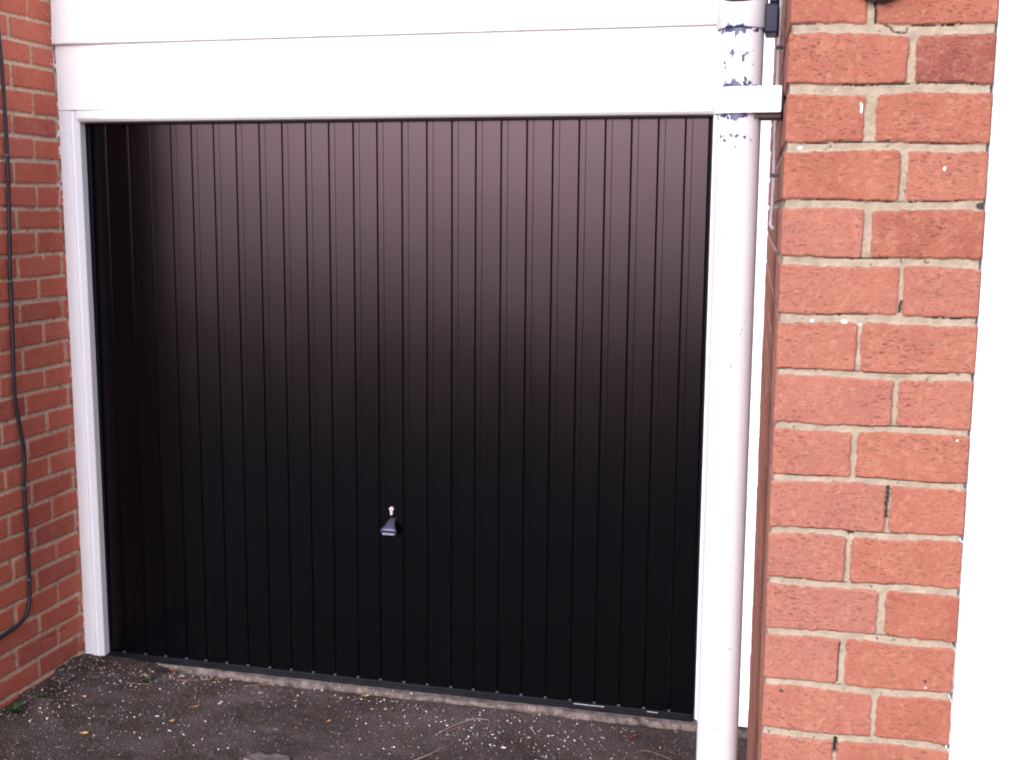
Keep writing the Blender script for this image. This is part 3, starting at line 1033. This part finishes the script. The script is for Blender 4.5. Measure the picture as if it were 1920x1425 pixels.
# ------------------------------------------------------------------ white frame of the next opening
nf = empty('white_frame', (*(A0 + U * 0.33 + N * 0.02), 0), 'plain white painted frame down the right edge, beside the brick pier', 'frame')
def upr(name, prof, z0, z1, mat):
    bm = bmesh.new()
    prism(bm, prof, z0, z1, lambda p, t: (*(A0 + U * p[0] + N * p[1]), t))
    return from_bm(name, bm, mat, nf)
E0 = PW + 0.0007
upr('jamb', [(E0, 0.16), (E0, 0.004), (E0 + 0.0025, 0.0015), (0.298, 0.0015), (0.3005, 0.006), (0.302, 0.010), (0.3075, 0.012), (0.310, 0.016), (0.310, 0.16)], -0.03, 2.30, M_WHITE)
upr('stop_board', [(0.3105, 0.15), (0.3105, 0.022), (0.352, 0.022), (0.354, 0.024), (0.354, 0.15)], -0.03, 2.30, M_WHITE)
upr('panel', [(0.3545, 0.14), (0.3545, 0.038), (1.35, 0.038), (1.35, 0.14)], -0.02, 2.30, M_WHITE_BOARD)

# ------------------------------------------------------------------ litter on the drive
def gzz(x, y):
    if y > -0.05 and x > 0.3: return max(float(gz(x, y)), -0.002)
    return float(gz(x, y))


rf = random.Random(21)
bm = bmesh.new()
clusters = [(0.25, -0.16, .12, 40), (0.12, -0.25, .10, 30), (0.62, -0.14, .16, 46), (1.0, -0.17, .14, 34), (1.42, -0.22, .13, 90), (1.60, -0.28, .12, 70), (1.25, -0.33, .2, 40), (1.85, -0.20, .16, 55), (1.15, -0.14, .12, 30), (0.55, -0.42, .16, 46), (0.8, -0.5, .2, 30), (0.3, -0.5, .2, 34), (1.7, -0.10, .18, 40), (2.0, -0.33, .2, 26), (1.1, -0.62, .5, 60), (1.5, -1.0, .6, 60), (0.1, -0.42, .08, 22)]
for cx_, cy_, sg, n_ in clusters:
    for _ in range(int(n_ * 0.7)):
        x_, y_ = rf.gauss(cx_, sg), rf.gauss(cy_, sg * .55)
        if x_ < -0.03 or y_ > -0.02 or x_ > 2.28: continue
        s_ = rf.choice((0.0007, 0.0008, 0.0009, 0.0010, 0.0012, 0.0014, 0.0018, 0.0026)) * rf.uniform(.8, 1.3)
        el = rf.choice((1, 1.2, 1.5, 2.2, 3.0)) if s_ < .003 else rf.choice((1, 1.4, 1.9))
        nv = rf.randint(4, 6)
        rot = Matrix.Translation((x_, y_, gzz(x_, y_) + 0.0012)) @ Matrix.Rotation(rf.uniform(0, 6.3), 4, 'Z') @ Matrix.Rotation(rf.uniform(-.4, .4), 4, 'X')
        ring = [(s_ * el * math.cos(2 * math.pi * k / nv + .3) * rf.uniform(.7, 1.2), s_ * math.sin(2 * math.pi * k / nv + .3) * rf.uniform(.7, 1.2)) for k in range(nv)]
        a = [bm.verts.new(rot @ Vector((p[0], p[1], 0.0011))) for p in ring]
        b = [bm.verts.new(rot @ Vector((p[0], p[1], -0.0009))) for p in ring]
        bm.faces.new(a); bm.faces.new(b[::-1])
        for k in range(nv): bm.faces.new((a[k], b[k], b[(k + 1) % nv], a[(k + 1) % nv]))
tag(from_bm('paint_flakes', bm, M_FLAKE), 'tiny white paint flakes scattered over the dark drive', 'paint flakes', kind='stuff')

bm = bmesh.new()
for _ in range(420):
    t_ = rf.random()
    if t_ < 0.55: x_, y_ = -0.045 + abs(rf.gauss(0, .07)), rf.uniform(-0.55, -0.05)
    elif t_ < 0.8: x_, y_ = rf.uniform(0.0, 0.5), -0.06 - abs(rf.gauss(0, .06))
    else: x_, y_ = rf.uniform(0.3, 2.2), -0.09 - abs(rf.gauss(0, .03))
    s_ = rf.uniform(.0016, .0045)
    r = bmesh.ops.create_icosphere(bm, subdivisions=1, radius=s_, matrix=Matrix.Translation((x_, y_, gzz(x_, y_) + s_ * .3)) @ Matrix.Rotation(rf.uniform(0, 6), 4, 'Z') @ Matrix.Diagonal((rf.uniform(.8, 1.5), 1, rf.uniform(.5, .8), 1)))
    for v in r['verts']: v.co += Vector((rf.uniform(-1, 1), rf.uniform(-1, 1), rf.uniform(-1, 1))) * s_ * .2
gt = NT('mixed_grit')
gv = gt.n('ShaderNodeObjectInfo')
gt.base(gt.ramp(gt.noise(70, 1), [(0.3, (0.05, 0.04, 0.04)), (0.48, (0.13, 0.10, 0.09)), (0.62, (0.30, 0.22, 0.17)), (0.75, (0.5, 0.43, 0.38))]))
gt.rough(0.9)
tag(from_bm('grit', bm, gt.m), 'loose grit and crumbs along the wall foot and threshold', 'grit', kind='stuff')


def leaf(x, y, ln, wd, rz, curl, mat, label):
    bm = bmesh.new()
    n, m = 9, 5
    z0 = gzz(x, y)
    g = []
    rr = random.Random(int(x * 1e4))
    for i in range(n):
        t = i / (n - 1)
        hw = wd * (math.sin(math.pi * min(1, t * 1.02)) ** 0.8) * (1 + .15 * math.sin(t * 17)) + 0.0003
        row = []
        for j in range(m):
            s = (j / (m - 1) - .5) * 2
            row.append(bm.verts.new((ln * (t - .5), hw * s, curl * ((t - .5) ** 2 * 2.2 + abs(s) * .5) * ln + rr.uniform(0, .0006))))
        g.append(row)
    fs = []
    for i in range(n - 1):
        for j in range(m - 1):
            fs.append(bm.faces.new((g[i][j], g[i + 1][j], g[i + 1][j + 1], g[i][j + 1])))
    bmesh.ops.solidify(bm, geom=fs, thickness=0.0006)
    bmesh.ops.transform(bm, matrix=Matrix.Translation((x, y, z0 + 0.003)) @ Matrix.Rotation(rz, 4, 'Z') @ Matrix.Rotation(.15, 4, 'X'), verts=bm.verts)
    tag(from_bm('dry_leaf', bm, mat, None, True), label, 'leaf', 'dry leaves and husks on the drive')


def twig(pts, rad, mat, label):
    bm = bmesh.new()
    P3 = [(x, y, gzz(x, y) + rad + .0015) for x, y in pts]
    sp = smooth_path(P3, 5)
    tube(bm, sp, [rad * .7 * (1 - .55 * i / len(sp)) for i in range(len(sp))], 7)
    tag(from_bm('twig', bm, mat, None, True), label, 'twig', 'twigs on the drive')


def weed(x, y, n, ln, label, seed):
    bm = bmesh.new()
    r = random.Random(seed)
    z0 = gzz(x, y)
    for k in range(n):
        a = r.uniform(0, 6.28); L = ln * r.uniform(.6, 1.2); up = r.uniform(.25, 1.0)
        w_ = L * r.uniform(.13, .22)
        dx, dy = math.cos(a), math.sin(a)
        pr_ = None
        for i in range(6):
            t = i / 5
            px_, pz_ = L * t * (1 - .25 * t), L * up * (t - .55 * t * t)
            hw = w_ * math.sin(math.pi * (0.12 + .88 * t)) + .0002
            q = [bm.verts.new((x + dx * px_ - dy * s * hw, y + dy * px_ + dx * s * hw, z0 + pz_ + .002 - (0 if s else .0012))) for s in (-1, 0, 1)]
            if pr_:
                for j in range(2): bm.faces.new((pr_[j], pr_[j + 1], q[j + 1], q[j]))
            pr_ = q
    bmesh.ops.solidify(bm, geom=bm.faces[:], thickness=0.0005)
    tag(from_bm('weed', bm, M_WEED, None, True), label, 'weed', 'small weeds on the drive')


leaf(1.032, -0.085, .026, .006, .5, .25, M_LEAF_Y, 'small yellow leaf lying against the concrete strip below the door handle')
leaf(0.300, -0.052, .030, .007, .1, .2, M_LEAF_R, 'dark red leaf near the foot of the left white jamb')
leaf(0.985, -0.29, .018, .005, 1.2, .3, M_LEAF_Y, 'tiny pale yellow husk on open asphalt in front of the handle')
leaf(1.275, -0.40, .020, .006, 2.2, .3, M_LEAF, 'brown crumpled leaf by the bottom edge, right of the flat stone')
leaf(0.135, -0.335, .022, .005, .2, .3, M_LEAF_Y, 'pale tan husk lying nearest the left brick wall')
leaf(0.285, -0.56, .030, .008, .3, .25, M_LEAF_Y, 'largest tan leaf at the bottom left of the drive')
leaf(0.52, -0.30, .034, .005, .6, .2, M_LEAF, 'narrow orange brown leaf in the mossy patch between wall and stone')
leaf(0.46, -0.085, .024, .006, 1.1, .3, M_LEAF, 'brown leaf by the left end of the concrete strip')
leaf(0.50, -0.41, .018, .006, .9, .2, M_LEAF_Y, 'round cream coloured husk left of the flat stone')
leaf(1.94, -0.15, .024, .005, .8, .3, M_LEAF_R, 'reddish leaf shred near the right end of the concrete strip')
twig([(0.205, -0.192), (0.245, -0.184), (0.292, -0.176)], .0024, M_TWIG, 'short straight pinkish twig beside the green weed')
twig([(0.60, -0.105), (0.648, -0.072), (0.70, -0.050)], .0026, M_TWIG, 'orange brown twig pointing at the door on the left part of the drive')
twig([(1.345, -0.30), (1.38, -0.225), (1.43, -0.165), (1.475, -0.155)], .0026, M_PALE, 'long pale bent twig among the thickest white flakes')
twig([(1.372, -0.275), (1.392, -0.235), (1.412, -0.215)], .0034, M_TWIG, 'thick brown twig beside the long pale bent twig')
twig([(1.33, -0.475), (1.365, -0.42), (1.385, -0.375)], .0032, M_PALE, 'pale curved twig at the bottom edge right of the flat stone')
twig([(1.615, -0.165), (1.632, -0.190), (1.640, -0.205)], .0026, M_PALE, 'short whitish twig touching the concrete strip')
twig([(1.93, -0.30), (1.985, -0.235), (2.06, -0.265), (2.10, -0.30)], .0017, M_TWIG, 'thin brown bent twig near the foot of the downpipe')
twig([(0.36, -0.115), (0.40, -0.108), (0.43, -0.112)], .0018, M_TWIG, 'thinnest twig by the foot of the left white jamb')
weed(0.262, -0.150, 9, .030, 'low green weed growing beside a pinkish twig', 3)
weed(-0.005, -0.505, 14, .045, 'largest leafy green weed at the left edge by the brick wall', 5)
weed(0.015, -0.235, 7, .022, 'dark little weed at the foot of the left brick wall', 8)
weed(0.02, -0.40, 8, .028, 'middle weed of those along the left brick wall', 12)

bm = bmesh.new()
bmesh.ops.create_icosphere(bm, subdivisions=4, radius=1)
rs = random.Random(2)
for v in bm.verts:
    a = math.atan2(v.co.y, v.co.x)
    k = 1 + .16 * math.sin(3 * a + .5) + .09 * math.sin(7 * a) + .05 * math.sin(13 * a + 1)
    n_ = float(fbm(v.co.x * 3, v.co.y * 3, 91, 3))
    v.co = Vector((v.co.x * .062 * k, v.co.y * .050 * k, max(-1, min(1, v.co.z * 1.8)) * .005 + n_ * .008))
bmesh.ops.transform(bm, matrix=Matrix.Translation((0.905, -0.575, gzz(.905, -.575) + .004)) @ Matrix.Rotation(.3, 4, 'Z'), verts=bm.verts)
tag(from_bm('flat_stone', bm, M_STONE, None, True), 'flat grey stone lying on the asphalt at the bottom edge', 'stone')
